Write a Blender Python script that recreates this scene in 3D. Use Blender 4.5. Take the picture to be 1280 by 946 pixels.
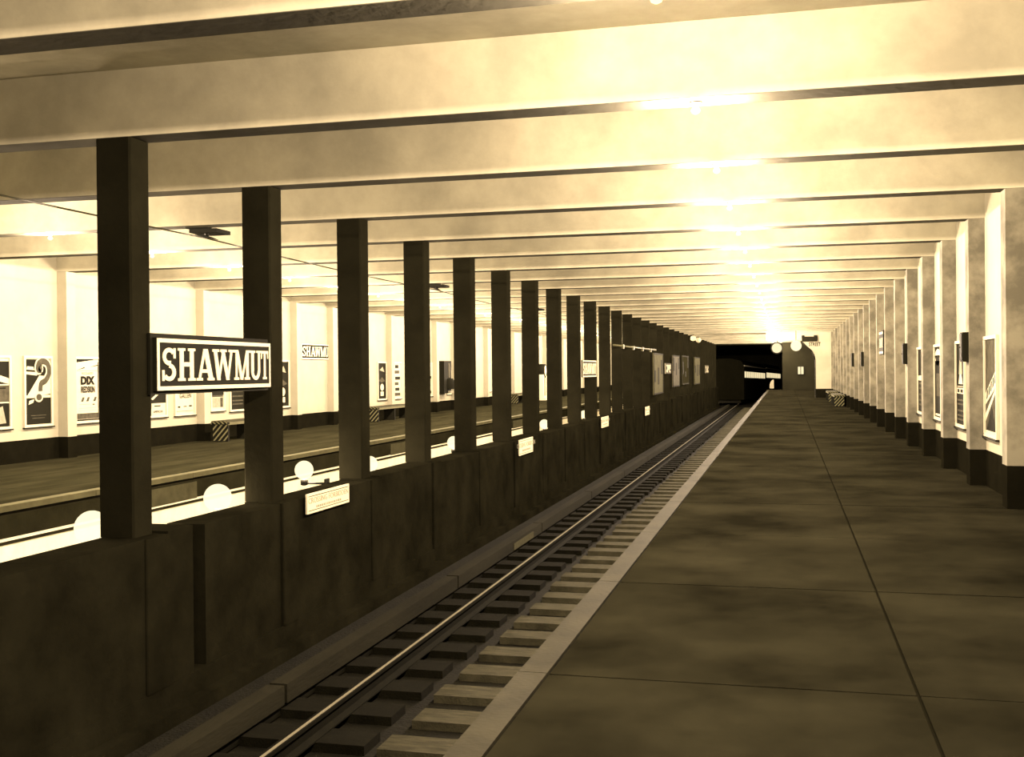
import bpy, bmesh, math, random
from mathutils import Vector, Matrix
random.seed(7)
for o in list(bpy.data.objects): bpy.data.objects.remove(o)
SC = bpy.context.scene
COL = SC.collection

# ------------------------------------------------------------------ camera
# world: platform top z = 0, tunnel runs along +Y, camera at x = y = 0
F_PX, CAM_Z = 1368.76, 1.55
YAW, PITCH, ROLL = 0.2451, -0.0043, -0.0092
fwd = Vector((-math.sin(YAW)*math.cos(PITCH), math.cos(YAW)*math.cos(PITCH), math.sin(PITCH)))
r0 = Vector((math.cos(YAW), math.sin(YAW), 0)); u0 = r0.cross(fwd)
rt = r0*math.cos(ROLL)+u0*math.sin(ROLL); up = -r0*math.sin(ROLL)+u0*math.cos(ROLL)
cd = bpy.data.cameras.new('camera'); cam = bpy.data.objects.new('camera', cd); COL.objects.link(cam)
cd.sensor_width = 36; cd.sensor_fit = 'HORIZONTAL'; cd.lens = 36*F_PX/1280
cd.shift_y = -(473-469.84)/1280; cd.clip_end = 400; cd.clip_start = .05
m3 = Matrix((rt, up, -fwd)).transposed()
cam.matrix_world = Matrix.Translation((0, 0, CAM_Z)) @ m3.to_4x4()
SC.camera = cam

# ------------------------------------------------------------------ world, exposure, light levels
w = bpy.data.worlds.new('world'); SC.world = w; w.use_nodes = True
w.node_tree.nodes['Background'].inputs[0].default_value = (.010, .0078, .004, 1)
SC.view_settings.view_transform = 'Standard'; SC.view_settings.look = 'None'
SC.view_settings.exposure = 0.0; SC.view_settings.gamma = 1.0; SC.view_settings.use_curve_mapping = False
LAMP_COL = (1.0, .77, .56)
P_CEIL, P_LOW = 1180.0, 340.0

# ------------------------------------------------------------------ layout numbers
Y0, S = 7.908, 2.486           # first centre column seen, bay length
KMIN, KMAX = -5, 31            # beams
ZS, ZC = 3.49, 4.04            # beam soffit, ceiling slab
BW = .27                       # beam / column size along the track
XE, XK, XJ = -1.35, -1.194, .597   # platform edge, coping inner edge, floor joint
XR, XRW = 2.33, 2.53           # pilaster face and wall face, right
XL, XLW = -13.04, -13.24       # the same on the far side
XOE = -9.02                    # outbound platform edge
XC0, XC1 = -5.49, -5.17        # centre columns
ZB = -1.35                     # track bed
YB, YEND = -6.5, 84.0
XLAMP, XLAMP2 = -.62, -9.75
def YK(k): return Y0+S*k

# ------------------------------------------------------------------ materials
def mat(name, c, rough=.8, var=.0, scale=2.0, bump=.0, metal=0., detail=4., stretch=None, spec=.02, c2=None, lo=.35, hi=.7):
    m = bpy.data.materials.new(name); m.use_nodes = True
    nt = m.node_tree; b = nt.nodes['Principled BSDF']
    b.inputs['Base Color'].default_value = (*c, 1); b.inputs['Roughness'].default_value = rough
    b.inputs['Metallic'].default_value = metal
    if spec is not None: b.inputs['Specular IOR Level'].default_value = spec
    if var or bump or c2:
        tc = nt.nodes.new('ShaderNodeNewGeometry')
        n = nt.nodes.new('ShaderNodeTexNoise'); n.inputs['Scale'].default_value = scale; n.inputs['Detail'].default_value = detail
        n.inputs['Roughness'].default_value = .62
        src = tc.outputs['Position']
        if stretch:
            mp = nt.nodes.new('ShaderNodeMapping'); mp.inputs['Scale'].default_value = stretch
            nt.links.new(src, mp.inputs['Vector']); src = mp.outputs['Vector']
        nt.links.new(src, n.inputs['Vector'])
        r = nt.nodes.new('ShaderNodeValToRGB')
        d = c2 if c2 else tuple(x*(1-var) for x in c)
        r.color_ramp.elements[0].position = lo; r.color_ramp.elements[1].position = hi
        r.color_ramp.elements[0].color = (*d, 1); r.color_ramp.elements[1].color = (*c, 1)
        nt.links.new(n.outputs['Fac'], r.inputs['Fac']); nt.links.new(r.outputs['Color'], b.inputs['Base Color'])
        if bump:
            bp = nt.nodes.new('ShaderNodeBump'); bp.inputs['Strength'].default_value = bump; bp.inputs['Distance'].default_value = .02
            n2 = nt.nodes.new('ShaderNodeTexNoise'); n2.inputs['Scale'].default_value = scale*12; n2.inputs['Detail'].default_value = 3
            nt.links.new(src, n2.inputs['Vector'])
            nt.links.new(n2.outputs['Fac'], bp.inputs['Height']); nt.links.new(bp.outputs['Normal'], b.inputs['Normal'])
    return m
def emis(name, c, s, transp=False, veil=None):
    m = bpy.data.materials.new(name); m.use_nodes = True; nt = m.node_tree
    nt.nodes.clear()
    o = nt.nodes.new('ShaderNodeOutputMaterial'); e = nt.nodes.new('ShaderNodeEmission')
    e.inputs[0].default_value = (*c, 1); e.inputs[1].default_value = s
    if veil:
        t = nt.nodes.new('ShaderNodeBsdfTransparent'); a = nt.nodes.new('ShaderNodeMixShader'); a.inputs[0].default_value = veil
        nt.links.new(t.outputs[0], a.inputs[1]); nt.links.new(e.outputs[0], a.inputs[2]); nt.links.new(a.outputs[0], o.inputs[0])
    elif transp:
        t = nt.nodes.new('ShaderNodeBsdfTransparent'); a = nt.nodes.new('ShaderNodeAddShader')
        nt.links.new(e.outputs[0], a.inputs[0]); nt.links.new(t.outputs[0], a.inputs[1]); nt.links.new(a.outputs[0], o.inputs[0])
    else: nt.links.new(e.outputs[0], o.inputs[0])
    return m
M = {}
M['white'] = mat('whitewash', (0.2720, 0.2543, 0.1822), .85, .14, 1.6, .10, detail=6, spec=.04)
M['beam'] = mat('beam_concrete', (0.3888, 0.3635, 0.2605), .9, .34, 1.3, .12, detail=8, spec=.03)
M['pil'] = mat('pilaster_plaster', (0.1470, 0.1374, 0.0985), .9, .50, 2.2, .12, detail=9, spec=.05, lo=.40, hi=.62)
M['dado'] = mat('dado_paint', (0.0052, 0.0048, 0.0027), .85, .3, 3, .1, spec=.0)
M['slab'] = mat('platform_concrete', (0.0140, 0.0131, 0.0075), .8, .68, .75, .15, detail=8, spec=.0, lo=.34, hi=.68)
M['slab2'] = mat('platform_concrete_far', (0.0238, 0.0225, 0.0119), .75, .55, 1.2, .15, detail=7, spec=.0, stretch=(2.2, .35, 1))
M['coping'] = mat('coping_concrete', (0.0235, 0.0217, 0.0125), .8, .45, 2.5, .15, detail=6, spec=.02)
M['joint'] = mat('joint_dirt', (0.0040, 0.0037, 0.0021), .95, spec=.0)
M['column'] = mat('dark_column_paint', (0.0088, 0.0082, 0.0046), .85, .35, 1.5, .2, spec=.0)
M['cwall'] = mat('sooty_concrete', (0.0090, 0.0084, 0.0047), .9, .55, 1.4, .25, detail=7, spec=.0)
M['bed'] = mat('track_bed', (0.0060, 0.0057, 0.0030), .95, .5, 3, .6, spec=.05)
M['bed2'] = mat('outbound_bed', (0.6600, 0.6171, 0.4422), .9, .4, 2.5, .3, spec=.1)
M['facew'] = mat('whitewashed_face', (0.8000, 0.7480, 0.5360), .9, .18, 2.2, .2, stretch=(1, 2, 1), spec=.1)
M['faced'] = mat('platform_face', (0.0196, 0.0185, 0.0098), .9, .4, 2, .2, spec=.0)
M['panel'] = mat('face_panel', (0.0595, 0.0562, 0.0297), .9, .35, 4, .2)
M['tie'] = mat('sleeper_wood', (0.0390, 0.0364, 0.0215), .9, .5, 5, .5, stretch=(1, 5, 1), spec=.02)
M['tiedark'] = mat('darker_sleeper_wood', (0.0054, 0.0051, 0.0027), .9, .4, 5, .5, stretch=(1, 5, 1), spec=.02)  # sleepers on the centre wall side, in a darker tone
M['rail'] = mat('rail_steel', (0.0042, 0.0040, 0.0021), .9, .3, 5, 0, spec=.02)
M['railtop'] = mat('polished_rail', (0.1300, 0.1190, 0.0800), .4, spec=.4)
M['cover'] = mat('third_rail_board', (0.0120, 0.0112, 0.0066), .8, .4, 3, .2, stretch=(1, .2, 1))
M['plate'] = mat('stencil_plate', (0.0450, 0.0425, 0.0225), .8, .4, 25, 0)
M['black'] = mat('black_enamel', (0.0060, 0.0057, 0.0030), .85, spec=.05)
M['ink'] = mat('black_ink', (0.0072, 0.0068, 0.0036), .85, spec=.05)
M['grey'] = mat('grey_ink', (0.0560, 0.0515, 0.0345), .8, .45, 9)
M['mid'] = mat('pale_grey_ink', (0.2210, 0.2066, 0.1481), .8, .3, 14)
M['paper'] = mat('poster_paper', (0.3450, 0.3226, 0.2312), .8, .08, 5)
M['cream'] = mat('cream_enamel', (0.4700, 0.4350, 0.3050), .85, spec=.02)
M['dimcream'] = mat('weathered_cream_enamel', (0.2520, 0.2356, 0.1688), .7, .25, 12)
M['frame'] = mat('white_frame', (0.3750, 0.3506, 0.2513), .8)
M['iron'] = mat('dark_iron', (0.0072, 0.0068, 0.0036), .8, spec=.1)
M['wood'] = mat('bench_wood', (0.0360, 0.0340, 0.0180), .6, .3, 8, stretch=(3, .4, 3))
M['benchlit'] = mat('bench_wood_lit', (0.0960, 0.0907, 0.0480), .6, .3, 8, stretch=(3, .4, 3))  # lit copy of the bench wood, light painted into the front rail
M['wire'] = mat('trolley_wire', (0.0300, 0.0283, 0.0150), .5, metal=.5)
M['tunnel'] = mat('tunnel_soot', (0.0144, 0.0136, 0.0072), .95, .4, .8, .2, spec=.05)
M['car'] = mat('train_paint', (0.0035, 0.0033, 0.0018), .95, .2, 3, spec=.0)
M['bulb'] = emis('lamp_glass', (1, .80, .48), .60, True)
M['globe'] = emis('globe_glass', (1, .86, .50), 1.75, veil=.6)
M['lit'] = emis('lit_glass', (1, .84, .50), 1.15)
M['litdim'] = emis('carriage_window_light', (1, .82, .47), .95)
M['soffit'] = mat('dark_soffit', (0.0806, 0.0754, 0.0540), .95, .35, 1.3, .1, detail=7, spec=.05)  # beam undersides, a darker tone than the beam faces
M['stripe'] = mat('stripe_paint', (0.1040, 0.0983, 0.0520), .8)
M['coping2'] = mat('pale_coping', (0.0845, 0.0799, 0.0423), .8, .3, 3)
M['pipe'] = mat('conduit', (0.0780, 0.0737, 0.0390), .5, .2, 6, metal=.3)

# ------------------------------------------------------------------ mesh helpers
class MB:
    """collects shapes for ONE mesh; faces carry a material slot"""
    def __init__(s): s.v = []; s.f = []; s.mi = []; s.mats = []; s.sm = []
    def slot(s, m):
        if m not in s.mats: s.mats.append(m)
        return s.mats.index(m)
    def add(s, vs, fs, m, smooth=False):
        b = len(s.v); k = s.slot(m); s.v += [tuple(v) for v in vs]
        for f in fs: s.f.append([b+i for i in f]); s.mi.append(k); s.sm.append(smooth)
    def box(s, x0, x1, y0, y1, z0, z1, m):
        s.add([(x, y, z) for z in (z0, z1) for y in (y0, y1) for x in (x0, x1)],
              [(0, 2, 3, 1), (4, 5, 7, 6), (0, 1, 5, 4), (2, 6, 7, 3), (0, 4, 6, 2), (1, 3, 7, 5)], m)
    def cbox(s, x0, x1, y0, y1, z0, z1, c, m):
        """box whose four vertical edges are chamfered by c"""
        ring = [(x0+c, y0), (x1-c, y0), (x1, y0+c), (x1, y1-c), (x1-c, y1), (x0+c, y1), (x0, y1-c), (x0, y0+c)]
        s.prism([(x, y) for x, y in ring], z0, z1, m)
    def prism(s, ring, z0, z1, m):
        n = len(ring); vs = [(x, y, z0) for x, y in ring]+[(x, y, z1) for x, y in ring]
        fs = [tuple(range(n-1, -1, -1)), tuple(range(n, 2*n))]+[(i, (i+1) % n, n+(i+1) % n, n+i) for i in range(n)]
        s.add(vs, fs, m)
    def extr(s, ring, o, ax, ay, an, t, m, smooth=False):
        """2D ring placed at o with axes ax, ay and extruded along an by t"""
        o, ax, ay, an = map(Vector, (o, ax, ay, an)); n = len(ring)
        a = [o+ax*x+ay*y for x, y in ring]; b = [p+an*t for p in a]
        s.add(a+b, [tuple(range(n-1, -1, -1)), tuple(range(n, 2*n))]+[(i, (i+1) % n, n+(i+1) % n, n+i) for i in range(n)], m)
    def tube(s, p, q, r, m, n=8, r2=None):
        p, q = Vector(p), Vector(q); d = (q-p).normalized(); a = d.orthogonal().normalized(); b = d.cross(a); r2 = r if r2 is None else r2
        vs = [p+(a*math.cos(2*math.pi*i/n)+b*math.sin(2*math.pi*i/n))*r for i in range(n)]
        vs += [q+(a*math.cos(2*math.pi*i/n)+b*math.sin(2*math.pi*i/n))*r2 for i in range(n)]
        s.add(vs, [(i, (i+1) % n, n+(i+1) % n, n+i) for i in range(n)]+[tuple(range(n-1, -1, -1)), tuple(range(n, 2*n))], m, True)
    def lathe(s, c, prof, m, n=16, axis='z'):
        c = Vector(c); vs = []; fs = []
        for r, h in prof:
            for i in range(n):
                t = 2*math.pi*i/n; x, y = r*math.cos(t), r*math.sin(t)
                vs.append(c+(Vector((x, y, h)) if axis == 'z' else Vector((h, x, y)) if axis == 'x' else Vector((x, h, y))))
        for j in range(len(prof)-1):
            for i in range(n): fs.append((j*n+i, j*n+(i+1) % n, (j+1)*n+(i+1) % n, (j+1)*n+i))
        s.add(vs, fs, m, True)
    def sphere(s, c, r, m, n=16, k=10, sz=1.0):
        s.lathe(c, [(max(1e-4, r*math.sin(math.pi*i/k)), -r*sz*math.cos(math.pi*i/k)) for i in range(k+1)], m, n)
    def mesh(s, name):
        me = bpy.data.meshes.new(name); me.from_pydata(s.v, [], s.f)
        for m in s.mats: me.materials.append(M[m] if isinstance(m, str) else m)
        me.polygons.foreach_set('material_index', s.mi); me.polygons.foreach_set('use_smooth', s.sm)
        bm = bmesh.new(); bm.from_mesh(me); bmesh.ops.recalc_face_normals(bm, faces=bm.faces); bm.to_mesh(me); bm.free()
        me.update(); return me
    def build(s, name, parent=None, loc=(0, 0, 0)): return link(name, s.mesh(name), parent, loc)
def link(name, me, parent=None, loc=(0, 0, 0)):
    o = bpy.data.objects.new(name, me); COL.objects.link(o); o.location = loc
    if parent: o.parent = parent
    return o
def tag(o, label, cat, group=None):
    o['label'] = label; o['category'] = cat
    if group: o['group'] = group
    return o
def thing(name, label, cat, loc=(0, 0, 0), group=None):
    o = bpy.data.objects.new(name, None); COL.objects.link(o); o.location = loc; o.empty_display_size = .1
    return tag(o, label, cat, group)
def struct(o, label=None, cat=None):
    o['kind'] = 'structure'
    if label: o['label'] = label
    if cat: o['category'] = cat
    return o
def bx(name, x0, x1, y0, y1, z0, z1, m, parent=None):
    b = MB(); b.box(x0, x1, y0, y1, z0, z1, m); return b.build(name, parent)
def copy_tree(o, parent=None):
    c = o.copy(); COL.objects.link(c); c.parent = parent
    for ch in list(o.children): copy_tree(ch, c)
    return c
def text_mesh(body, size, m, ext=.002, sx=1.0, bold=.0):
    """lettering in the XY plane, centred, extruded a little"""
    cu = bpy.data.curves.new('lettering', 'FONT'); cu.body = body; cu.size = size; cu.extrude = ext; cu.offset = bold
    cu.align_x = 'CENTER'; cu.align_y = 'CENTER'; cu.resolution_u = 3
    o = bpy.data.objects.new('lettering', cu); COL.objects.link(o)
    dg = bpy.context.evaluated_depsgraph_get(); me = bpy.data.meshes.new_from_object(o.evaluated_get(dg))
    bpy.data.objects.remove(o); me.materials.clear(); me.materials.append(M[m])
    if sx != 1: me.transform(Matrix.Diagonal((sx, 1, 1, 1)))
    return me
def facing(o, face):
    """turn a panel built in XY (normal +Z) to face +X, -X or -Y"""
    o.rotation_euler = {'+x': (math.pi/2, 0, math.pi/2), '-x': (math.pi/2, 0, -math.pi/2), '-y': (math.pi/2, 0, 0)}[face]

# ================================================================== SETTING
# ---- inbound platform
fl = struct(bx('floor', XE+.05, XRW, YB, YEND, ZB-.2, -.016, 'joint'), 'dark concrete inbound platform floor of large slabs', 'floor')
g = .008
for k in range(KMIN-1, KMAX):
    ya, yb = max(YB, YK(k)+.05), min(YEND, YK(k+1)+.05)
    if yb <= ya: continue
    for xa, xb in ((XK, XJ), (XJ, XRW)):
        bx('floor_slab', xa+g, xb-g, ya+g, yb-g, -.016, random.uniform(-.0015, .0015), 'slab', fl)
cp = struct(bx('trim_1', XE+.055, XK-.012, YB, YEND, -.12, -.02, 'joint'), 'pale concrete coping along the inbound platform edge', 'coping')
for k in range(KMIN-1, KMAX):
    ya, yb = max(YB, YK(k)+.05), min(YEND, YK(k+1)+.05)
    if yb > ya: bx('coping_stone', XE, XK-.004, ya+.004, yb-.004, -.14, .004, 'coping', cp)

# ---- track bed, sleepers
tb = struct(bx('floor_inbound_track', -5.02, XE+.05, YB, 150, ZB-.2, ZB, 'bed'), 'dark inbound track bed between platform and centre wall', 'track bed')
def tie_mesh(m, x0, x1):
    b = MB(); b.box(x0, x1, -.17, .17, 0, .075, m); return b.mesh('sleeper')
tr_, tl_ = tie_mesh('tie', -3.0, -1.55), tie_mesh('tiedark', -4.45, -3.14)
i = 0
y = 2.95
while y < 82:
    link('sleeper', tr_, tb, (random.uniform(-.03, .03), y, ZB+random.uniform(-.008, .008)))
    link('sleeper', tl_, tb, (random.uniform(-.03, .03), y+.03, ZB))
    y += .705
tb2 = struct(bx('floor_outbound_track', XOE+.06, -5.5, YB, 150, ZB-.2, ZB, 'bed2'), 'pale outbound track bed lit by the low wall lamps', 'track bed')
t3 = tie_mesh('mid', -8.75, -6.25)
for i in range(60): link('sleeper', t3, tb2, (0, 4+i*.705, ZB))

# ---- outbound platform
fo = struct(bx('floor_outbound', XLW, XOE-.06, YB, YEND+2, ZB-.2, -.016, 'joint'), 'concrete outbound platform floor across the tracks', 'floor')
for k in range(0, KMAX):
    ya, yb = YK(k)+.05, min(YEND+2, YK(k+1)+.05)
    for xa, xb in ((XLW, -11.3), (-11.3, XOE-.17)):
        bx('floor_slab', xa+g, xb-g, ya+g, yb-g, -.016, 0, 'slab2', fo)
bx('floor_slab', XLW, XOE-.17, YB, YK(0)+.04, -.016, 0, 'slab2', fo)
c2 = struct(bx('trim_2', XOE-.16, XOE-.05, YB, YEND+2, -.10, -.02, 'joint'), 'pale coping line of the outbound platform', 'coping')
for k in range(0, KMAX):
    bx('coping_stone', XOE-.166, XOE, YK(k)+.055, YK(k+1)+.045, -.07, .004, 'coping2', c2)
bx('coping_stone', XOE-.166, XOE, YB, YK(0)+.045, -.07, .004, 'coping2', c2)
fc = struct(bx('wall_platform_face', XOE-.06, XOE-.03, YB, YEND+2, -.39, -.11, 'faced'), 'platform face below the outbound coping, whitewashed at the foot', 'wall')
bx('whitewashed_foot', XOE-.06, XOE-.02, YB, YEND+2, ZB, -.39, 'facew', fc)
for ya, yb in ((14.1, 15.55), (24.3, 25.4), (36.2, 37.6)): bx('face_panel', XOE-.03, XOE-.012, ya, yb, -.40, -.14, 'panel', fc)
bx('ledge_pipe', XOE-.02, XOE+.03, YB, 70, -.455, -.425, 'faced', fc)

# ---- ceiling slab and beams
ce = struct(bx('ceiling', XLW-.3, XRW+.3, YB, 86, ZC, ZC+.25, 'beam'), 'whitewashed concrete ceiling slab above the beams', 'ceiling')
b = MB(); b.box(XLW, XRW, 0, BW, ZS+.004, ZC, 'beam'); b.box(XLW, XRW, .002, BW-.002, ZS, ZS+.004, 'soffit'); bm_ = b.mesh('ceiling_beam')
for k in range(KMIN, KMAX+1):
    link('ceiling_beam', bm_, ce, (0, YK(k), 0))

# ---- right wall, pilasters, dado
wr = struct(bx('wall_right', XRW, XRW+.3, YB, 86, .47, ZC, 'white'), 'whitewashed right wall behind the row of pilasters', 'wall')
br = struct(bx('baseboard_right', XRW-.004, XRW+.3, YB, 86, -.016, .47, 'dado'), 'black dado at the foot of the right wall', 'dado')
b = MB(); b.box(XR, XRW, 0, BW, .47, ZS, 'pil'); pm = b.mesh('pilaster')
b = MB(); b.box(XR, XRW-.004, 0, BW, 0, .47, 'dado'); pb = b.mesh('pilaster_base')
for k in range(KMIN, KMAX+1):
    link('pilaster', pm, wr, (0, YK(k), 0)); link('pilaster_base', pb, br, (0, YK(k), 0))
# ---- left (far side) wall
DZ2 = .40
wl = struct(bx('wall_left', XLW-.3, XLW, YB, 86, DZ2, ZC, 'white'), 'whitewashed outbound wall across the tracks', 'wall')
bl = struct(bx('baseboard_left', XLW-.3, XLW+.004, YB, 86, -.016, DZ2, 'dado'), 'black dado at the foot of the outbound wall', 'dado')
b = MB(); b.box(XLW, XL, 0, BW, DZ2, ZS, 'white'); pm = b.mesh('pilaster')
b = MB(); b.box(XLW+.004, XL, 0, BW, 0, DZ2, 'dado'); pb = b.mesh('pilaster_base')
for k in range(KMIN, KMAX+1):
    link('pilaster', pm, wl, (0, YK(k), 0)); link('pilaster_base', pb, bl, (0, YK(k), 0))
struct(bx('wall_back', XLW-.3, XRW+.3, YB-.3, YB, ZB, ZC, 'white'), 'whitewashed end wall behind the camera', 'wall')

# ---- low centre wall between the tracks
cw = struct(bx('wall_center', -5.47, -5.03, YB, 86, ZB, -1.05, 'cwall'), 'low sooty wall between the tracks carrying the columns', 'wall')
for k in range(-6, 31):
    ya, yb = (YB if k == -6 else YK(k)+.32), YK(k+1)-.05
    if k == 0:
        bx('parapet_panel', -5.44, -5.04, YK(0)+.30, 8.60, -1.05, .235, 'cwall', cw)
        bx('parapet_panel', -5.44, -5.06, 8.84, yb, -1.05, .205, 'cwall', cw); continue
    if yb-ya > .2: bx('parapet_panel', -5.44, -5.06+.02*(k % 2), ya, yb, -1.05, .19+.03*((k*7) % 3)/2, 'cwall', cw)
b = MB(); b.cbox(-5.465, -5.022, -.05, .32, -1.05, .215, .01, 'cwall'); pier = b.mesh('pier')
for k in range(-5, 32): link('pier', pier, cw, (0, YK(k), 0))
b = MB(); b.box(-5.02, -4.90, YB, 86, ZB, ZB+.12, 'cwall'); b.build('wall_footing', cw)

# ---- centre columns (things)
b = MB(); b.cbox(XC0, XC1, 0, BW+.01, .215, ZS, .015, 'column'); colm = b.mesh('column')
ordn = ['first', 'second', 'third', 'fourth', 'fifth', 'sixth', 'seventh', 'eighth', 'ninth', 'tenth', 'eleventh', 'twelfth']
for k in range(-1, 32):
    if YK(k) < 5: lab = 'dark square column just beyond the left edge of the view'
    elif k == 0: lab = 'first and largest dark square column, at the left end of the big name board'
    elif k == 1: lab = 'second dark square column from the left, behind the right end of the big name board'
    elif k < 12: lab = ordn[k]+' dark square column from the left between the tracks'
    else: lab = 'distant dark column in the overlapping far part of the centre row'
    o = link('column', colm, None, (0, YK(k), 0)); tag(o, lab, 'column', 'dark columns between the tracks')

# ---- far end: portal over the platform, tunnel beyond
pw = MB(); YP = 60.35
# concave outline: built as convex pieces
for r in ([(1.54, .47), (XR, .47), (XR, ZS), (1.54, ZS)], [(-1.0, 3.06), (.78, 3.06), (.78, ZS), (-1.0, ZS)], [(.78, 3.06), (.95, 2.92), (.95, ZS), (.78, ZS)],
          [(.95, 2.92), (1.40, 2.46), (1.40, ZS), (.95, ZS)], [(1.40, 2.46), (1.51, 2.25), (1.51, ZS), (1.40, ZS)], [(1.51, 2.25), (1.54, 2.0), (1.54, ZS), (1.51, ZS)]):
    pw.extr(r, (0, YP, 0), (1, 0, 0), (0, 0, 1), (0, 1, 0), .3, 'white')
po = struct(pw.build('wall_portal'), 'white portal wall with a cut-corner opening at the platform end', 'wall')
bx('portal_dado', 1.535, XR, YP-.004, YP+.304, 0, .47, 'dado', po)
bx('jamb_shade', 1.50, 1.538, YP-.01, YP+.31, .0, 2.02, 'iron', po)  # dark strip painting the shade on the opening's inner side
l = MB()
for a, c in (((1.54, 2.0), (1.40, 2.46)), ((1.40, 2.46), (.80, 3.03))):
    l.tube((a[0]-.03, YP-.02, a[1]), (c[0]-.03, YP-.02, c[1]), .03, 'iron', 6)
l.build('knee_moulding', po)
st = link('portal_lettering', text_mesh('STREET', .28, 'ink', .004, .66, .006), None, (1.50, YP-.006, 2.83)); facing(st, '-y'); st.parent = po
st['label'] = 'thin dark lettering'
# dark end wall of the platform with a small lit window
we = struct(bx('wall_platform_end', -.25, XRW+.3, YEND, YEND+.3, -1.2, ZC, 'tunnel'), 'dark end wall at the end of the inbound platform', 'wall')
w1 = struct(link('window_1', None), 'small lit pair of window panes in the dark end wall', 'window')
w1.location = (1.07, YEND, 1.42)
b = MB()
for x0, x1 in ((-.25, -.20), (-.025, .025), (.20, .25)): b.box(x0, x1, -.05, .0, -.30, .30, 'iron')
for z0, z1 in ((-.33, -.28), (.27, .32)): b.box(-.25, .25, -.05, .0, z0, z1, 'iron')
b.build('window_frame', w1)
for x0, x1 in ((-.20, -.025), (.025, .20)): bx('window_pane', x0, x1, -.03, -.005, -.28, .27, 'lit', w1)
# tunnel shell
struct(bx('ceiling_tunnel', XLW-.3, 12, 86, 152, 3.42, 3.9, 'tunnel'), 'dark tunnel roof beyond the station', 'ceiling')
struct(bx('wall_tunnel_end', XLW-.3, 12, 150, 150.3, -3.5, 3.6, 'tunnel'), 'dark tunnel end beyond the train', 'wall')
struct(bx('wall_tunnel_right', XRW+.3, XRW+.6, 86.3, 150, -3.5, 3.42, 'tunnel'), 'dark right side of the tunnel', 'wall')
struct(bx('wall_tunnel_left', -9.4, -9.0, 86.3, 150, -1.55, 3.42, 'tunnel'), 'dark left side of the tunnel beyond the station', 'wall')
struct(bx('wall_outbound_end', XLW, XOE-.06, 86, 86.3, 0, 3.42, 'tunnel'), 'dark end wall of the outbound platform', 'wall')

# ================================================================== THINGS
# ---- rails
def rail(x, label, y1=87):
    t = thing('rail', label, 'rail', (x, 0, 0), 'running rails')
    b = MB()
    prof = [(-.065, 0), (.065, 0), (.065, .012), (.012, .03), (.012, .11), (.035, .12), (.035, .148), (-.035, .148), (-.035, .12), (-.012, .11), (-.012, .03), (-.065, .012)]
    z0 = ZB+.075
    n = len(prof); vs = [(px, YB, z0+pz) for px, pz in prof]+[(px, y1, z0+pz) for px, pz in prof]
    b.add(vs, [(i, (i+1) % n, n+(i+1) % n, n+i) for i in range(n)], 'rail'); b.build('rail_body', t)
    b = MB(); b.box(-.006, .020, YB, y1, z0+.148, z0+.152, 'railtop'); b.build('running_surface', t)
rail(-3.578, 'shiny running rail nearest the low centre wall, inbound track')
rail(-2.143, 'running rail hidden close under the inbound platform edge')
rail(-6.80, 'outbound running rail nearer the centre wall')
rail(-8.235, 'outbound running rail nearer the outbound platform')
# ---- third rail with its cover boards
t = thing('third_rail', 'boxed third rail with cover board beside the low centre wall', 'third rail', (-4.2, 0, 0))
b = MB(); b.box(-.05, .05, YB, 84, ZB+.02, ZB+.10, 'rail'); b.build('conductor_rail', t)
cb = MB(); cb.box(-.07, .09, 0, 4.95, -1.105, -1.075, 'cover'); cb.box(.065, .09, 0, 4.95, -1.235, -1.105, 'cover'); cbm = cb.mesh('cover_board')
bk = MB(); bk.box(-.10, -.06, -.03, .03, ZB, -1.105, 'iron'); bk.box(-.06, .06, -.03, .03, -1.125, -1.105, 'iron'); bkm = bk.mesh('bracket')
for i in range(18): link('cover_board', cbm, t, (0, YB+.0+i*5.0, 0))
for i in range(36): link('bracket', bkm, t, (0, YB+1.2+i*2.5, 0))
pl = bx('stencil_plate', .091, .096, 16.45, 17.8, -1.225, -1.12, 'plate', t); pl['label'] = 'pale stencilled plate on the cover board'

# ---- ceiling lamps on the beam soffits
lb = MB(); lb.lathe((0, 0, 0), [(.001, 0), (.05, 0), (.05, -.008), (.026, -.014), (.024, -.022), (.001, -.022)], 'iron', 14); sock = lb.mesh('socket')
lb = MB(); lb.lathe((0, 0, -.022), [(.016, 0), (.020, -.010), (.034, -.030), (.036, -.042), (.029, -.058), (.012, -.067), (.001, -.068)], 'bulb', 16); bulbm = lb.mesh('bulb')
def ceil_lamp(x, y, z, label, group, power):
    t = thing('ceiling_lamp', label, 'lamp', (x, y, z), group)
    link('socket', sock, t); link('bulb', bulbm, t)
    ld = bpy.data.lights.new('lamp_light', 'POINT'); ld.energy = power; ld.color = LAMP_COL; ld.shadow_soft_size = .02
    lo = bpy.data.objects.new('lamp_light', ld); COL.objects.link(lo); lo.parent = t; lo.location = (0, 0, -.060)
BN = {-1: 'topmost bare bulb, under the nearest beam in view over the inbound platform'}
for k, n in enumerate(ordn[1:8]): BN[k] = 'bare bulb under the %s beam from the top over the inbound platform' % n
for k in range(KMIN+1, KMAX):
    ceil_lamp(XLAMP, YK(k)+BW/2, ZS, BN.get(k, 'far bare bulb under a distant ceiling beam over the inbound platform'), 'inbound ceiling bulbs', P_CEIL)
    if k > 0: ceil_lamp(XLAMP2, YK(k)+BW/2, ZS, 'bare bulb in a socket under a ceiling beam over the outbound platform', 'outbound ceiling bulbs', P_CEIL)

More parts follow.
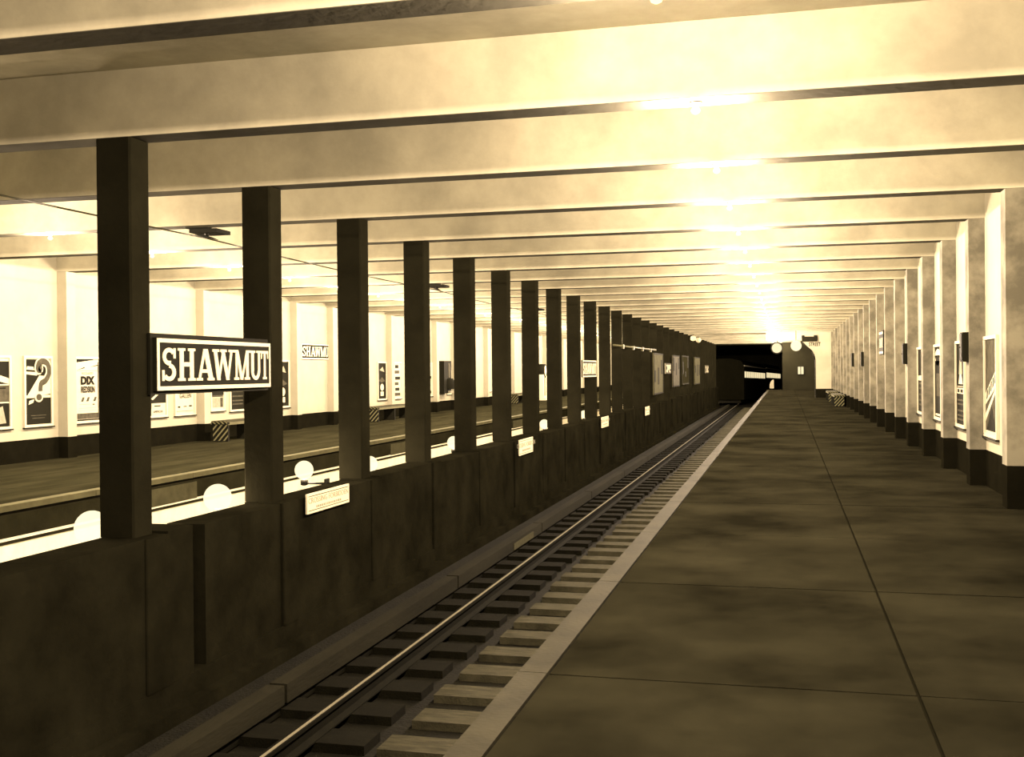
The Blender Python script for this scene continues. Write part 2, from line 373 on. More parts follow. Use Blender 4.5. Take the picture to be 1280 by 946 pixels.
# ---- low globe lamps on the outbound side of the centre wall
lows = [(8.18, .25, 'low globe lamp glowing left of the first column'), (10.31, .26, 'low globe lamp glowing between the first and second columns'),
        (12.42, .36, 'low globe lamp glowing right of the second column'), (14.60, .25, 'low globe lamp glowing just right of the third column'),
        (18.66, .29, 'low globe lamp glowing between fourth and fifth columns'), (31.65, .27, 'small low lamp glowing right of the far name board'),
        (26.2, .25, 'low lamp beside the eighth column behind the parapet')]
for y, z, lab in lows:
    t = thing('wall_lamp', lab, 'lamp', (-5.44, y, z), 'low lamps along the centre wall')
    b = MB(); b.tube((0, 0, -.16), (-.31, 0, -.16), .014, 'iron', 8); b.box(-.02, 0, -.06, .06, -.22, -.10, 'iron'); b.lathe((-.31, 0, -.19), [(.02, 0), (.045, .01), (.045, .07), (.02, .08)], 'iron', 12); b.build('bracket', t)
    b = MB(); b.sphere((-.31, 0, 0), .145 if y < 11 else .115, 'globe', 20, 14); b.build('globe', t)
    ld = bpy.data.lights.new('lamp_light', 'POINT'); ld.energy = P_LOW; ld.color = LAMP_COL; ld.shadow_soft_size = .06
    lo = bpy.data.objects.new('lamp_light', ld); COL.objects.link(lo); lo.parent = t; lo.location = (-.31, 0, 0)

# ---- name boards: SHAWMUT in heavy serif capitals
def quad(p, q, wd):      # stroke from p to q with horizontal width wd
    return [(p[0]-wd/2, p[1]), (p[0]+wd/2, p[1]), (q[0]+wd/2, q[1]), (q[0]-wd/2, q[1])]
def rect(x0, x1, y0, y1): return [(x0, y0), (x1, y0), (x1, y1), (x0, y1)]
def arcband(cx, cy, rx, ry, a0, a1, tx, ty, n=14):
    out = []
    for i in range(n):
        a, c = (math.radians(a0+(a1-a0)*j/n) for j in (i, i+1))
        out.append([(cx+(rx-tx)*math.cos(a), cy+(ry-ty)*math.sin(a)), (cx+rx*math.cos(a), cy+ry*math.sin(a)), (cx+rx*math.cos(c), cy+ry*math.sin(c)), (cx+(rx-tx)*math.cos(c), cy+(ry-ty)*math.sin(c))])
    return out
TH, SF = .26, .10     # stem and serif thickness in units of letter width / height
def glyph(ch):
    if ch == 'H': return [rect(.10, .32, 0, 1), rect(.68, .90, 0, 1), rect(.3, .7, .44, .57)]+[rect(a, a+.42, b_, b_+.08) for a in (0, .58) for b_ in (0, .92)]
    if ch == 'T': return [rect(.38, .62, 0, 1), rect(.02, .98, .90, 1), rect(.24, .76, 0, .08), [(.02, .72), (.10, .72), (.16, .92), (.02, .92)], [(.90, .72), (.98, .72), (.98, .92), (.84, .92)]]
    if ch == 'U': return [rect(.12, .34, .28, 1), rect(.70, .86, .28, 1), rect(.0, .46, .92, 1), rect(.56, 1, .92, 1)]+arcband(.49, .30, .37, .32, 180, 360, .19, .13)
    if ch == 'A': return [quad((.14, 0), (.46, 1), .13), quad((.82, 0), (.50, 1), .25), rect(.28, .68, .24, .35), rect(0, .34, 0, .08), rect(.60, 1.0, 0, .08)]
    if ch == 'W': return [quad((.28, 0), (.12, 1), .15), quad((.28, 0), (.50, 1), .09), quad((.70, 0), (.46, 1), .15), quad((.70, 0), (.88, 1), .09), rect(0, .30, .92, 1), rect(.36, .64, .92, 1), rect(.74, 1.0, .92, 1), rect(.23, .33, 0, .1), rect(.65, .75, 0, .1)]
    if ch == 'M': return [rect(.09, .20, 0, 1), rect(.76, .93, 0, 1), quad((.48, 0), (.18, 1), .17), quad((.50, 0), (.82, 1), .10), rect(0, .30, 0, .08), rect(.66, 1.0, 0, .08), rect(0, .24, .92, 1), rect(.76, 1, .92, 1)]
    if ch == 'S': return (arcband(.5, .735, .44, .265, 30, 270, .22, .13)+arcband(.5, .265, .46, .265, -150, 90, .24, .13)
                          + [rect(.80, .95, .68, .99), rect(.03, .18, .01, .33), [(.42, .47), (.60, .47), (.62, .61), (.40, .61)]])
LET = [('S', .045, .165), ('H', .18, .315), ('A', .325, .475), ('W', .455, .655), ('M', .645, .795), ('U', .80, .915), ('T', .90, .985)]
LET = [('S', .035, .145), ('H', .157, .295), ('A', .305, .455), ('W', .44, .635), ('M', .635, .785), ('U', .785, .905), ('T', .90, .975)]
def name_board_meshes(L, H):
    b = MB(); b.box(-L/2, L/2, -H/2, H/2, -.035, 0, 'black'); board = b.mesh('board')
    b = MB(); e = .006; tt = .034
    for x0, x1, y0, y1 in ((-L/2+e, L/2-e, H/2-e-tt, H/2-e), (-L/2+e, L/2-e, -H/2+e, -H/2+e+tt), (-L/2+e, -L/2+e+tt, -H/2+e, H/2-e), (L/2-e-tt*.7, L/2-e, -H/2+e, H/2-e)): b.box(x0, x1, y0, y1, 0, .006, 'cream')
    border = b.mesh('border')
    b = MB(); h = H*.63
    for ch, a, c in LET:
        for q in glyph(ch):
            b.extr([(-L/2+L*(a+(c-a)*px), -h/2+h*py) for px, py in q], (0, 0, 0), (1, 0, 0), (0, 1, 0), (0, 0, 1), .006, 'cream')
    return board, border, b.mesh('lettering')
nb = name_board_meshes(2.08, .452)
def name_board(loc, face, label, extra=None):
    t = thing('name_board', label, 'sign', loc, 'station name boards'); facing(t, face)
    bd = link('board', nb[0], t); link('border', nb[1], bd); link('lettering', nb[2], bd)
    if extra: extra(t)
    return t
def hang(t):
    bx('backing_board', -1.075, 1.06, -.255, .262, -.06, -.0355, 'black', t)
name_board((-5.10, 9.195, 1.635), '+x', 'large dark name board reading SHAWMUT in white serif letters between first two columns', hang)
name_board((-5.095, 28.95, 1.60), '+x', 'small distant SHAWMUT name board edge-on among the far dark columns')
name_board((XLW+.04, 29.45, 2.17), '+x', 'SHAWMUT name board on the white outbound wall right of the second column')
t = thing('wall_sign', 'small dark sign with pale bars edge-on on a right-hand pilaster', 'sign', (XR-.03, 28.62, 2.17)); facing(t, '-x')
b = MB(); b.box(-.55, .55, -.30, .30, -.03, 0, 'black'); b.build('board', t)
for yy in (.215, -.265): bx('pale_bar', -.52, .52, yy, yy+.05, 0, .006, 'cream', t)
b = MB()
for ch, a, c in LET:
    for q in glyph(ch): b.extr([(-.52+1.04*(a+(c-a)*px), -.12+.24*py) for px, py in q], (0, 0, 0), (1, 0, 0), (0, 1, 0), (0, 0, 1), .004, 'dimcream')
b.build('lettering', t)

# ---- warning plates on the centre wall
def warn(y, z, label, L=1.16, H=.215):
    t = thing('warning_sign', label, 'sign', (-4.985, y, z), 'warning plates on the low wall'); facing(t, '+x')
    b = MB(); b.box(-L/2, L/2, -H/2, H/2, -.02, 0, 'cream'); pt = b.build('plate', t)
    b = MB()
    for yy in (H/2-.03, -H/2+.03): b.box(-L/2+.03, L/2-.03, yy-.004, yy+.004, 0, .002, 'grey')
    b.build('rule_lines', pt)
    o = link('lettering', text_mesh('CROSSING FORBIDDEN', H*.40, 'mid', .001, 1.22), pt, (0, H*.12, .001))
    b = MB(); rr = random.Random(3)
    x = -L*.3
    while x < L*.3:
        ww = rr.uniform(.02, .05); b.box(x, x+ww, -H*.28, -H*.16, 0, .0015, 'mid'); x += ww+.016
    b.build('small_print', pt)
warn(11.42, .142, 'cream warning plate on the low wall below the third column')
warn(21.05, .07, 'cream warning plate on the low wall below the seventh column', 1.16, .30)
warn(30.8, .09, 'small warning plate on the low wall farther along the track', 1.2, .29)
warn(40.6, .04, 'most distant warning plate on the low wall', 1.2, .31)

# ---- posters in frames
def poster(loc, face, Wd, Hh, label, draw, base='paper', group='framed posters', frame='frame', ledge=True):
    t = thing('poster', label, 'poster', loc, group); facing(t, face)
    b = MB(); e = .045
    for x0, x1, y0, y1 in ((-Wd/2-e, Wd/2+e, Hh/2, Hh/2+e), (-Wd/2-e, Wd/2+e, -Hh/2-e, -Hh/2), (-Wd/2-e, -Wd/2, -Hh/2, Hh/2), (Wd/2, Wd/2+e, -Hh/2, Hh/2)): b.box(x0, x1, y0, y1, .0, .035, frame)
    b.build('frame', t)
    if ledge:
        b = MB(); b.box(-Wd/2-e-.02, Wd/2+e+.02, -Hh/2-e-.025, -Hh/2-e, 0, .05, 'iron'); b.build('ledge', t)
    b = MB(); b.box(-Wd/2, Wd/2, -Hh/2, Hh/2, 0, .012, base); sh = b.build('sheet', t)
    if draw:
        b = MB(); D = []
        def R(x0, x1, y0, y1, m, lv=0): b.box(-Wd/2+Wd*x0, -Wd/2+Wd*x1, -Hh/2+Hh*y0, -Hh/2+Hh*y1, .012, .0135+.003*lv, m)
        def Pg(pts, m, lv=0): b.extr([(-Wd/2+Wd*x, -Hh/2+Hh*y) for x, y in pts], (0, 0, .012), (1, 0, 0), (0, 1, 0), (0, 0, 1), .0015+.003*lv, m)
        def T(s, size, m, x, y, sx=1., bold=0., rot=0):
            o = link('lettering', text_mesh(s, size, m, .0005, sx, bold), sh, (-Wd/2+Wd*x, -Hh/2+Hh*y, .024)); o.rotation_euler = (0, 0, rot)
        draw(R, Pg, T); b.build('print', sh)
    return t
def ellipse(cx, cy, rx, ry, n=18): return [(cx+rx*math.cos(2*math.pi*i/n), cy+ry*math.sin(2*math.pi*i/n)) for i in range(n)]
def band(Pg, pts, wx, m, lv):
    """thick curved line through points (poster units; x is .6 of y in length)"""
    k = .60; n = len(pts); sm = []
    for i in range(n-1):                       # smooth the polyline
        p0, p1, p2, p3 = pts[max(0, i-1)], pts[i], pts[i+1], pts[min(n-1, i+2)]
        for j in range(4):
            t = j/4; sm.append(tuple(.5*(2*b_+(c-a)*t+(2*a-5*b_+4*c-d)*t*t+(3*b_-a-3*c+d)*t**3) for a, b_, c, d in zip(p0, p1, p2, p3)))
    sm.append(pts[-1]); L_, R_ = [], []
    for i in range(len(sm)):
        a, c = sm[max(0, i-1)], sm[min(len(sm)-1, i+1)]; dx, dy = (c[0]-a[0])*k, c[1]-a[1]; q = math.hypot(dx, dy)
        nx, ny = -dy/q*wx/k, dx/q*wx; L_.append((sm[i][0]+nx, sm[i][1]+ny)); R_.append((sm[i][0]-nx, sm[i][1]-ny))
    for i in range(len(sm)-1): Pg([L_[i], R_[i], R_[i+1], L_[i+1]], m, lv)
    Pg(ellipse(*pts[0], wx/k, wx, 12), m, lv)
def d_edge(R, Pg, T):      # poster cut by the left edge of the photo
    R(0, 1, .62, .95, 'ink'); Pg([(0, .75), (1, .62), (1, .70), (0, .88)], 'paper', 1); R(0, 1, .36, .60, 'grey'); R(.1, .9, .55, .57, 'ink', 1)
    R(0, 1, .0, .34, 'ink'); Pg([(.1, .02), (.9, .05), (.8, .30), (.45, .22)], 'mid', 1)
def d_query(R, Pg, T):     # question mark poster
    R(0, 1, 0, .40, 'ink'); R(0, .98, .44, .985, 'ink'); Pg([(.02, .40), (.55, .74), (1, .72), (1, .46)], 'paper', 1)
    Pg([(.05, .83), (.35, .82), (.32, .87), (.08, .88)], 'paper', 1); Pg([(.02, .76), (.45, .74), (.5, .79), (.02, .80)], 'paper', 1); Pg([(.12, .30), (.30, .33), (.34, .38), (.15, .36)], 'paper', 1)
    q = [(.58, .84), (.52, .82), (.48, .86), (.54, .93), (.70, .955), (.86, .92), (.93, .83), (.90, .74), (.78, .66), (.62, .62), (.58, .56), (.58, .50)]
    band(Pg, q, .072, 'paper', 2); band(Pg, q, .046, 'grey', 3)
    Pg(ellipse(.52, .41, .16, .075), 'paper', 2); Pg(ellipse(.52, .41, .11, .05), 'grey', 3)
    R(.2, .8, .13, .14, 'grey', 1); R(.25, .75, .09, .10, 'grey', 1)
def d_dix(R, Pg, T):
    Pg([(0, .94), (.75, .985), (.75, .995), (0, .995)], 'ink'); Pg([(.05, .82), (.38, .85), (.38, .87)], 'ink'); Pg([(.6, .87), (.95, .89), (.95, .91)], 'grey'); R(.05, .95, .805, .815, 'mid')
    T('RICHARD', .075, 'mid', .50, .765, 1.1); T('DIX', .21, 'ink', .47, .645, 1.15, .012); T('REDSKIN', .165, 'ink', .50, .50, .66, .005)
    for i, x in enumerate((.28, .50, .80)): Pg([(x-.07, .31), (x+.03, .31), (x+.09, .38), (x, .38)], 'grey')
    R(.15, .6, .26, .268, 'mid'); R(.7, .8, .25, .27, 'grey'); R(.15, .85, .20, .206, 'mid'); R(.1, .9, .16, .166, 'mid')
    R(0, 1, .0, .025, 'ink'); R(0, 1, .03, .12, 'grey'); R(.94, .98, .12, .95, 'grey')
def d_dark_lines(R, Pg, T):
    R(0, 1, .22, 1, 'ink'); Pg([(.1, .30), (.2, .28), (.7, .42), (.6, .44)], 'paper', 1); R(0, .12, 0, .22, 'ink')
    R(.15, .80, .135, .205, 'paper', 1); R(.1, .95, .02, .11, 'paper', 1); R(.28, .66, .16, .18, 'ink', 2); T('AMERICAN', .075, 'ink', .50, .065, 1.0)
def d_gallery(R, Pg, T):
    Pg(ellipse(.5, .62, .3, .18), 'mid'); T('GALLEN', .16, 'ink', .52, .33, .85); R(.12, .25, .11, .14, 'ink'); R(.42, .6, .12, .14, 'grey'); R(.72, .88, .12, .15, 'ink'); R(.05, .95, .04, .048, 'grey')
def d_twotone(R, Pg, T):
    R(0, 1, .30, 1, 'ink'); R(.05, .95, .26, .30, 'grey'); R(.1, .7, .04, .25, 'mid'); R(.72, .95, .04, .25, 'grey')
def d_dark_text(R, Pg, T):
    R(0, 1, 0, .50, 'ink'); R(0, 1, .58, 1, 'ink'); R(.1, .3, .51, .57, 'paper', 1); R(.6, .8, .51, .57, 'paper', 1)
    for y in (.10, .17, .26, .36, .44): R(.12, .88, y, y+.03, 'grey', 1)
def d_figure(R, Pg, T):
    R(0, 1, 0, 1, 'ink'); Pg(ellipse(.5, .32, .22, .1), 'paper', 1); R(.3, .7, .08, .2, 'paper', 1); Pg([(.2, .8), (.6, .9), (.8, .75)], 'mid', 1); Pg([(.1, .5), (.5, .6), (.9, .5), (.5, .45)], 'grey', 1)
def d_blocks(R, Pg, T):
    for i, y in enumerate((.05, .2, .36, .52, .7, .86)): R(.08+.1*(i % 2), .9-.12*(i % 3), y, y+.09, 'ink' if i % 2 else 'grey')
def d_pale(R, Pg, T):
    R(.2, .7, .12, .14, 'grey')
def d_banner(R, Pg, T):    # grey poster with a diagonal lettered banner
    R(0, 1, 0, 1, 'grey'); Pg([(.0, .30), (1.0, .52), (1.0, .70), (.0, .42)][::1], 'paper', 1); Pg([(0, .12), (1, .48), (1, .53), (0, .20)], 'paper', 1)
    [Pg([(.12+.17*i, .36+.043*i), (.20+.17*i, .38+.043*i), (.24+.17*i, .47+.045*i), (.16+.17*i, .45+.045*i)], 'ink', 2) for i in range(5)]; Pg([(.1, .03), (.9, .03), (.55, .30)], 'ink', 1); R(0, 1, 0, .03, 'paper', 2)
def d_panels(R, Pg, T):    # dark poster with pale middle panel
    R(0, 1, 0, 1, 'ink'); Pg([(.3, .62), (.7, .62), (.62, .80), (.45, .92)], 'mid', 1); Pg([(.25, .50), (.75, .50), (.6, .62), (.4, .62)], 'paper', 1)
    R(.08, .92, .38, .45, 'paper', 2); R(.18, .40, .395, .435, 'ink', 3); R(.52, .80, .395, .435, 'ink', 3); R(.1, .9, .46, .475, 'mid', 1)
    for y in (.05, .10, .16, .24, .29): R(.12, .88, y, y+.02, 'grey', 1)
def d_arch(R, Pg, T):
    R(0, 1, 0, 1, 'ink'); Pg(ellipse(.5, .88, .42, .09), 'paper', 1); R(.1, .9, .80, .88, 'paper', 1); Pg(ellipse(.5, .80, .3, .07), 'ink', 2); R(.2, .8, .70, .80, 'ink', 2); R(.25, .75, .3, .62, 'grey', 1); R(.1, .9, .02, .05, 'paper', 1)
ZP = 1.265; PW_, PH_ = .78, 1.20
def op(y0, y1, label, draw, base='paper', h=PH_, zc=ZP): return poster((XLW, (y0+y1)/2, zc), '+x', y1-y0, h, label, draw, base, 'framed posters on the outbound wall')
op(15.65, 16.50, 'dark poster cut by the left edge of the view on the outbound wall', d_edge)
op(16.92, 17.62, 'black poster with a huge question mark on the outbound wall', d_query)
op(18.36, 19.10, 'white poster lettered DIX and REDSKIN left of the first column', d_dix)
op(20.86, 21.50, 'dark poster with two white lettered bars under the big name board', d_dark_lines)
op(21.90, 22.68, 'white poster with a faint drawing under the big name board', d_gallery)
op(23.46, 24.05, 'two-tone dark and pale poster above the striped bench end', d_twotone, h=1.12)
op(24.40, 25.10, 'dark poster with lines of print left of the second column', d_dark_text)
op(26.90, 27.62, 'dark poster with white figures just right of the second column', d_figure)
op(34.42, 35.16, 'dark picture poster between third and fourth columns', d_figure)
op(35.95, 36.65, 'white poster with broken black blocks left of the fourth column', d_blocks)
op(39.35, 40.16, 'black and white block poster just right of the fourth column', d_blocks)
op(42.12, 42.62, 'narrow grey poster beside the black vending machine', lambda R, Pg, T: R(.3, .5, .05, .95, 'mid'), h=1.0, zc=1.18)
op(47.95, 48.85, 'pale poster with faint print between fifth and sixth columns', d_pale)
op(52.3, 53.4, 'distant dark poster just left of the seventh column', d_dark_text)
def rp(k, label, draw, base='paper'): return poster((XRW, YK(k)-.47, 1.30), '-x', .80, 1.20, label, draw, base, 'framed posters on the right wall')
rp(3, 'grey poster with a diagonal lettered banner between the nearest right pilasters', d_banner)
rp(4, 'dark poster with a pale middle panel in the second right bay', d_panels)
rp(5, 'dark poster with a white arch in the third right bay', d_arch)
rp(6, 'narrowly visible dark poster in the fourth right bay', d_dark_text)

# boards hung on the track side of the distant columns
def board(y0, y1, z0, z1, m, label, cat='sign', lines=3):
    t = thing('hanging_board', label, cat, (XC1, (y0+y1)/2, (z0+z1)/2), 'boards on the far centre columns'); facing(t, '+x')
    L, H = y1-y0, z1-z0
    b = MB(); b.box(-L/2, L/2, -H/2, H/2, 0, .04, m); b.build('board', t)
    b = MB()
    for x0, x1, a, c in ((-L/2, L/2, H/2-.06, H/2), (-L/2, L/2, -H/2, -H/2+.06), (-L/2, -L/2+.08, -H/2, H/2), (L/2-.08, L/2, -H/2, H/2)): b.box(x0, x1, a, c, .04, .055, 'cover' if m != 'dimcream' else 'grey')
    b.build('frame', t)
    rr = random.Random(int(y0*10)); b = MB()
    for i in range(lines):
        x = -L*.35+L*.7*i/max(1, lines-1); a = rr.uniform(-.4, .1)*H; b.box(x-L*.07, x+L*.07, a, a+H*rr.uniform(.2, .45), .04, .048, 'cover' if m != 'tunnel' else 'panel')
    b.build('print', t)['kind'] = 'stuff'
board(43.9, 47.3, .55, 2.24, 'panel', 'large dim grey hanging board, nearest on the far columns', 'board')
board(48.4, 50.7, 1.38, 1.84, 'dimcream', 'small pale sign between the two large far boards')
board(51.6, 54.9, .74, 2.24, 'grey', 'brightest tall board on the far columns')
board(56.3, 60.2, .78, 2.28, 'faced', 'very dark tall board on the far columns', 'board')
board(64.2, 68.2, .68, 2.28, 'panel', 'farthest dim tall board on the far columns', 'board')
board(73, 76, 1.3, 1.83, 'dimcream', 'tiny pale sign farthest along the dark columns')

# ---- conduit along columns and the two small white insulators
t = thing('conduit', 'thin pale pipe running along the far centre columns', 'pipe', (XC1+.03, 33.5, 2.33))
b = MB(); b.tube((0, 0, 0), (0, 11.2, .03), .035, 'pipe', 8); b.build('pipe', t)
b = MB(); b.box(-.03, .045, -.06, .06, -.09, .05, 'pipe'); hb = b.mesh('pipe_bracket')
for k in range(11, 15): link('pipe_bracket', hb, t, (0, YK(k)+.14-33.5, .01))
for i, (y, lab) in enumerate(((61.9, 'left of two small white globes high on the far columns'), (65.7, 'right of two small white globes high on the far columns'))):
    t = thing('column_globe', lab, 'lamp', (XC1+.16, y, 3.30), 'white globes high on the columns')
    b = MB(); b.sphere((0, 0, 0), .16, 'cream', 14, 10); b.build('globe', t)
    b = MB(); b.tube((0, 0, .15), (0, 0, .19), .03, 'iron', 8); b.tube((0, 0, .17), (-.17, 0, .17), .02, 'iron', 6); b.build('bracket', t)

# ---- benches with zebra-striped ends
def striped(bm_, x0, x1, z0, z1, y, n=4, slope=.9):
    """diagonal cream stripes on a panel in the XZ plane facing -Y"""
    wd, hh = x1-x0, z1-z0
    for i in range(-n, n+1):
        c0 = x0+wd*i*2/n*.5; s_ = wd/n*.36
        pts = []
        for zz in (z0, z1):
            off = (zz-z0)*slope
            pts.append((c0+off, zz)); pts.append((c0+off+s_, zz))
        poly = [pts[0], pts[1], pts[3], pts[2]]
        # clip to x range
        def clip(poly, xc, keep):
            out = []
            for (a, b_), (c, d) in zip(poly, poly[1:]+poly[:1]):
                ia, ic = keep(a), keep(c)
                if ia: out.append((a, b_))
                if ia != ic:
                    tt = (xc-a)/(c-a); out.append((xc, b_+(d-b_)*tt))
            return out
        poly = clip(poly, x0, lambda v: v >= x0); 
        if len(poly) > 2: poly = clip(poly, x1, lambda v: v <= x1)
        if len(poly) > 2: bm_.extr(poly, (0, y, 0), (1, 0, 0), (0, 0, 1), (0, -1, 0), .004, 'stripe')
def bench(x, y, L, side, label):
    """side=+1: back to the left wall, seat towards +x"""
    t = thing('bench', label, 'bench', (x, y, 0), 'benches with striped ends'); t.rotation_euler = (0, 0, 0)
    for i in range(4):
        a = .02+.10*i; xs = sorted((a*side, (a+.09)*side)); bx('seat_slat', xs[0], xs[1], -.05, L, .44, .475, 'wood', t)
    for i, yy in enumerate((.0, L*.5-.03, L-.08)):
        xs = sorted((.03*side, .41*side)); p_ = bx('end_panel', xs[0], xs[1], yy, yy+.06, 0, .40, 'black', t)
        if i == 0:
            b = MB(); striped(b, xs[0], xs[1], .02, .39, yy, 3, .9); b.build('stripes', p_)
    xs = sorted((.0, .42*side)); bx('seat_rail', xs[0], xs[1], -.03, .06, .40, .44, 'black', t)
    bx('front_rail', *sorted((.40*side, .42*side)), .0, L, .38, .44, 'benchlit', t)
    b = MB(); striped(b, xs[0], xs[1], .402, .475, -.052, 4, -1.2); b.build('seat_stripes', t)
bench(-12.78, 22.68, 2.3, 1, 'dark bench with a zebra-striped end under the two-tone poster')
bench(-12.78, 32.2, 3.0, 1, 'dark bench with striped end right of the third column')
bench(-12.78, 50.6, 3.0, 1, 'tiny distant striped bench on the outbound platform')
bench(XR-.02, 46.2, 3.2, -1, 'bench with striped end at the foot of the far right pilasters')
bench(XR-.02, 52.4, 3.2, -1, 'farther striped bench by the portal wall, right side')

# ---- vending machine and weighing scale on the outbound platform
t = thing('vending_machine', 'black slot machine with a rounded belly on the outbound wall', 'machine', (XLW, 40.95, .70))
bx('body', 0, .26, 0, .95, .0, 1.28, 'black', t)
b = MB(); b.lathe((.26, .60, .36), [(.21, -.20), (.23, -.1), (.23, .1), (.18, .22), (.02, .24)], 'black', 14); b.build('coin_drum', t)
bx('glass_panel', .255, .27, .55, .80, .62, 1.20, 'grey', t); bx('delivery_tray', .26, .36, .52, .85, .02, .10, 'mid', t)
t = thing('weighing_scale', 'white weighing scale with a round dial seen between the seventh and eighth columns', 'scale', (-12.6, 56.9, 0))
bx('foot', -.30, .30, -.45, .45, 0, .14, 'cream', t); bx('case', -.22, .18, -.40, .40, .14, 1.36, 'cream', t)
for yy in (-.22, .06): bx('slot', .175, .19, yy, yy+.12, .24, 1.22, 'ink', t)
b = MB(); b.lathe((.0, 0, 1.56), [(.30, -.2), (.36, -.18), (.36, .20), (.29, .22)], 'ink', 20, 'x'); b.build('dial_rim', t)
b = MB(); b.lathe((.0, 0, 1.56), [(.001, .19), (.29, .205), (.29, .18)], 'cream', 20, 'x'); b.build('dial', t)

# ---- dark call boxes on right-hand pilasters
def callbox(k, z0, z1, label):
    t = thing('call_box', label, 'box', (XR, YK(k)+.03, z0), 'dark boxes on the pilasters'); h = z1-z0
    bx('case', -.075, 0, 0, .22, 0, h, 'black', t); dr = bx('door', -.085, -.075, .02, .20, .02, h-.02, 'iron', t)
    b = MB(); b.tube((-.085, .17, h*.5), (-.10, .17, h*.5), .012, 'grey', 8); b.build('knob', dr)
callbox(3, 1.62, 2.01, 'dark box on the second visible right pilaster beside the poster')
callbox(6, 1.62, 2.03, 'dark box on the fifth visible right pilaster')
callbox(11, 1.60, 2.05, 'small dark box on a far right pilaster')
callbox(13, 1.60, 2.08, 'smallest, farthest dark box on the right pilasters')

# ---- trolley wire and hangers over the outbound track
XW, ZW = -7.5, 3.365
hk = (-3, 2, 6, 10, 14, 18)
t = thing('trolley_wire', 'thin overhead wire above the outbound track', 'wire', (XW, YB, ZW))
b = MB(); pts = []
for a, c in zip(hk, hk[1:]):
    ya, yc = YK(a)+.35, YK(c)+.35
    for i in range(8):
        u = i/8; pts.append((0, ya+(yc-ya)*u-YB, -.06*4*u*(1-u)*(.6)))
pts.append((0, YK(hk[-1])+.35-YB, 0))
for p, q in zip(pts, pts[1:]): b.tube(p, q, .011, 'wire', 6)
b.build('wire', t)
for k in hk[1:]:
    lab = 'dark overhead wire hanger with insulator left of the second column' if k == 2 else 'distant overhead wire hanger above the outbound track'
    h = thing('wire_hanger', lab, 'hanger', (XW, YK(k)+.35, ZW+.012), 'hangers of the overhead wire')
    bx('mounting_plate', -.20, .12, -.20, -.08, .10, .24, 'iron', h); bx('trough_board', -.18, .22, -.14, .24, .05, .10, 'iron', h)
    bx('clamp_block', -.12, .06, -.12, -.08, .24, .29, 'iron', h)
    b = MB(); b.lathe((0, 0, 0), [(.001, .012), (.02, .012), (.045, .03), (.02, .04), (.045, .055), (.03, .062), (.001, .062)], 'iron', 12); b.build('insulator', h)
    b = MB(); b.extr([(-.30, .0), (.30, 0), (.10, .02), (-.10, .02)], (-.012, 0, 0), (0, 1, 0), (0, 0, 1), (1, 0, 0), .024, 'iron'); b.build('ear', h)

# ---- far end furniture
t = thing('clock_disc', 'round white disc with a dark rim hanging at the far end', 'lamp', (-.44, YK(20)+.135, 2.615))  # taken as a clock without hands, its disc glowing
b = MB(); b.lathe((0, 0, 0), [(.25, -.08), (.31, -.09), (.31, .09), (.25, .08)], 'iron', 28, 'y'); b.build('rim', t)
b = MB(); b.lathe((0, 0, 0), [(.001, -.085), (.26, -.075), (.26, .075), (.001, .085)], 'lit', 28, 'y'); b.build('disc', t)
b = MB(); b.tube((0, 0, .30), (0, 0, ZS-2.615), .025, 'iron', 8); b.build('hanger_rod', t)
YG = YK(20)+.135
t = thing('globe_lamp', 'bright round globe lamp beside the far white disc', 'lamp', (.515, YG, 2.72))
b = MB(); b.sphere((0, 0, 0), .27, 'globe', 20, 14); b.build('globe', t)
b = MB(); b.tube((0, 0, .26), (0, 0, ZS-2.72), .02, 'iron', 8); b.build('stem', t)
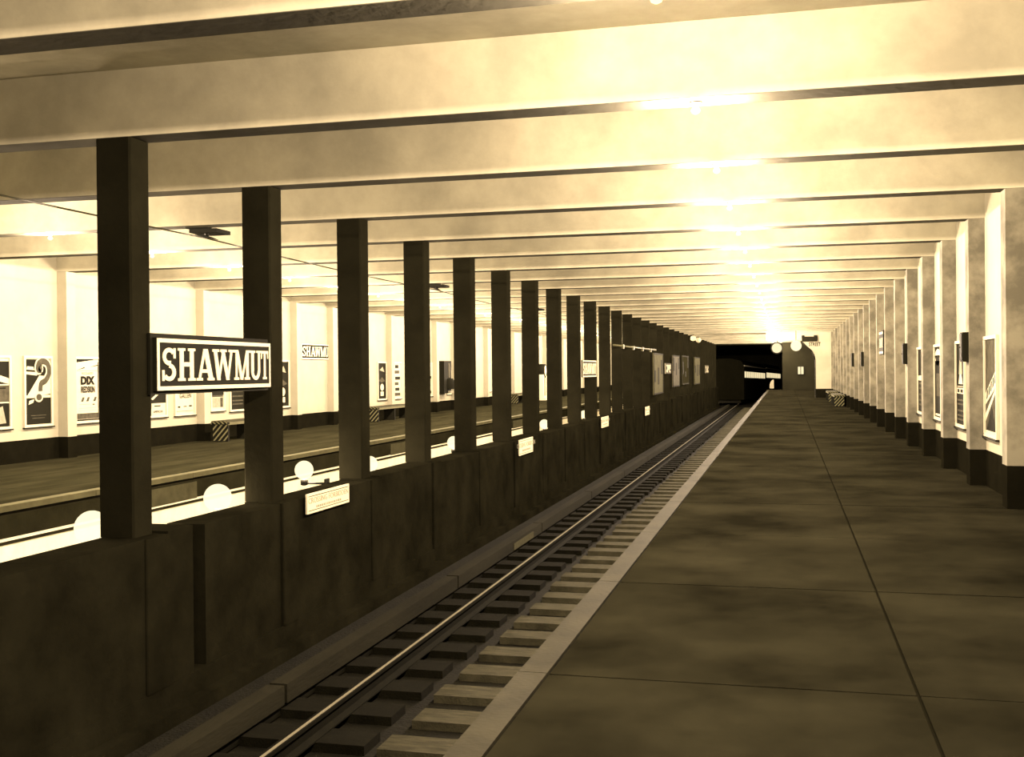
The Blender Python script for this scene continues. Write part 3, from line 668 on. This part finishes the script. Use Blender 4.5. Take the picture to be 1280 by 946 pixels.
ld = bpy.data.lights.new('lamp_light', 'POINT'); ld.energy = 650; ld.color = LAMP_COL; ld.shadow_soft_size = .1
lo = bpy.data.objects.new('lamp_light', ld); COL.objects.link(lo); lo.parent = t
t = thing('exit_sign', 'dark sign box hanging above the portal lettering', 'sign', (1.235, YP-.04, 3.12))
bx('box', -.40, .40, -.06, .04, -.14, .13, 'cover', t)
bx('strap', -.40, -.26, -.03, .02, .13, .20, 'iron', t); bx('strap', .22, .40, -.03, .02, .13, .20, 'iron', t)
t = thing('edge_marker', 'small pale rounded marker at the far platform edge', 'marker', (-1.0, 82.5, 0))
b = MB(); b.extr([(-.16, .12), (.14, .12), (.14, .78), (.02, .74), (-.09, .6), (-.16, .42)], (0, 0, 0), (1, 0, 0), (0, 0, 1), (0, 1, 0), .06, 'dimcream'); b.build('plate', t)
bx('post', -.03, .03, .06, .12, 0, .6, 'iron', t)

# ---- train on the curve
ang = math.atan2(2.69, 42)
for i, lab in enumerate(('nearer lit train car receding down the far tunnel', 'farther lit train car down the tunnel')):
    t = thing('train_car', lab, 'train', (-3.25+2.69/42*(.5+i*21), 88.5+i*21, -.02-.0085*i*21), 'cars of the distant train')
    t.rotation_euler = (-.0125, 0, -ang)
    L = 20.4
    b = MB(); b.extr([(-2.9, -.85), (0, -.85), (0, 1.85), (-.25, 2.25), (-1.0, 2.42), (-1.9, 2.42), (-2.65, 2.25), (-2.9, 1.85)], (0, 0, 0), (1, 0, 0), (0, 0, 1), (0, 1, 0), L, 'car'); b.build('body', t)
    bx('gutter_highlight', 0, .05, 0, L, 1.80, 1.88, 'mid', t)  # pale strip, the roof edge highlight put in as colour
    bx('underframe', -2.6, -.3, .4, L-.4, -1.1, -.85, 'iron', t)
    for j in range(11):
        yy = .5+j*1.78; bx('window', 0, .015, yy, yy+1.35, .90, 1.40, 'litdim', t)
    for yy in (3.2, L-3.2):
        for xx in (-2.25, -.75):
            b = MB(); b.lathe((xx, yy, -1.0), [(.001, -.06), (.40, -.06), (.40, .06), (.001, .06)], 'iron', 16, 'x'); b.build('wheel', t)
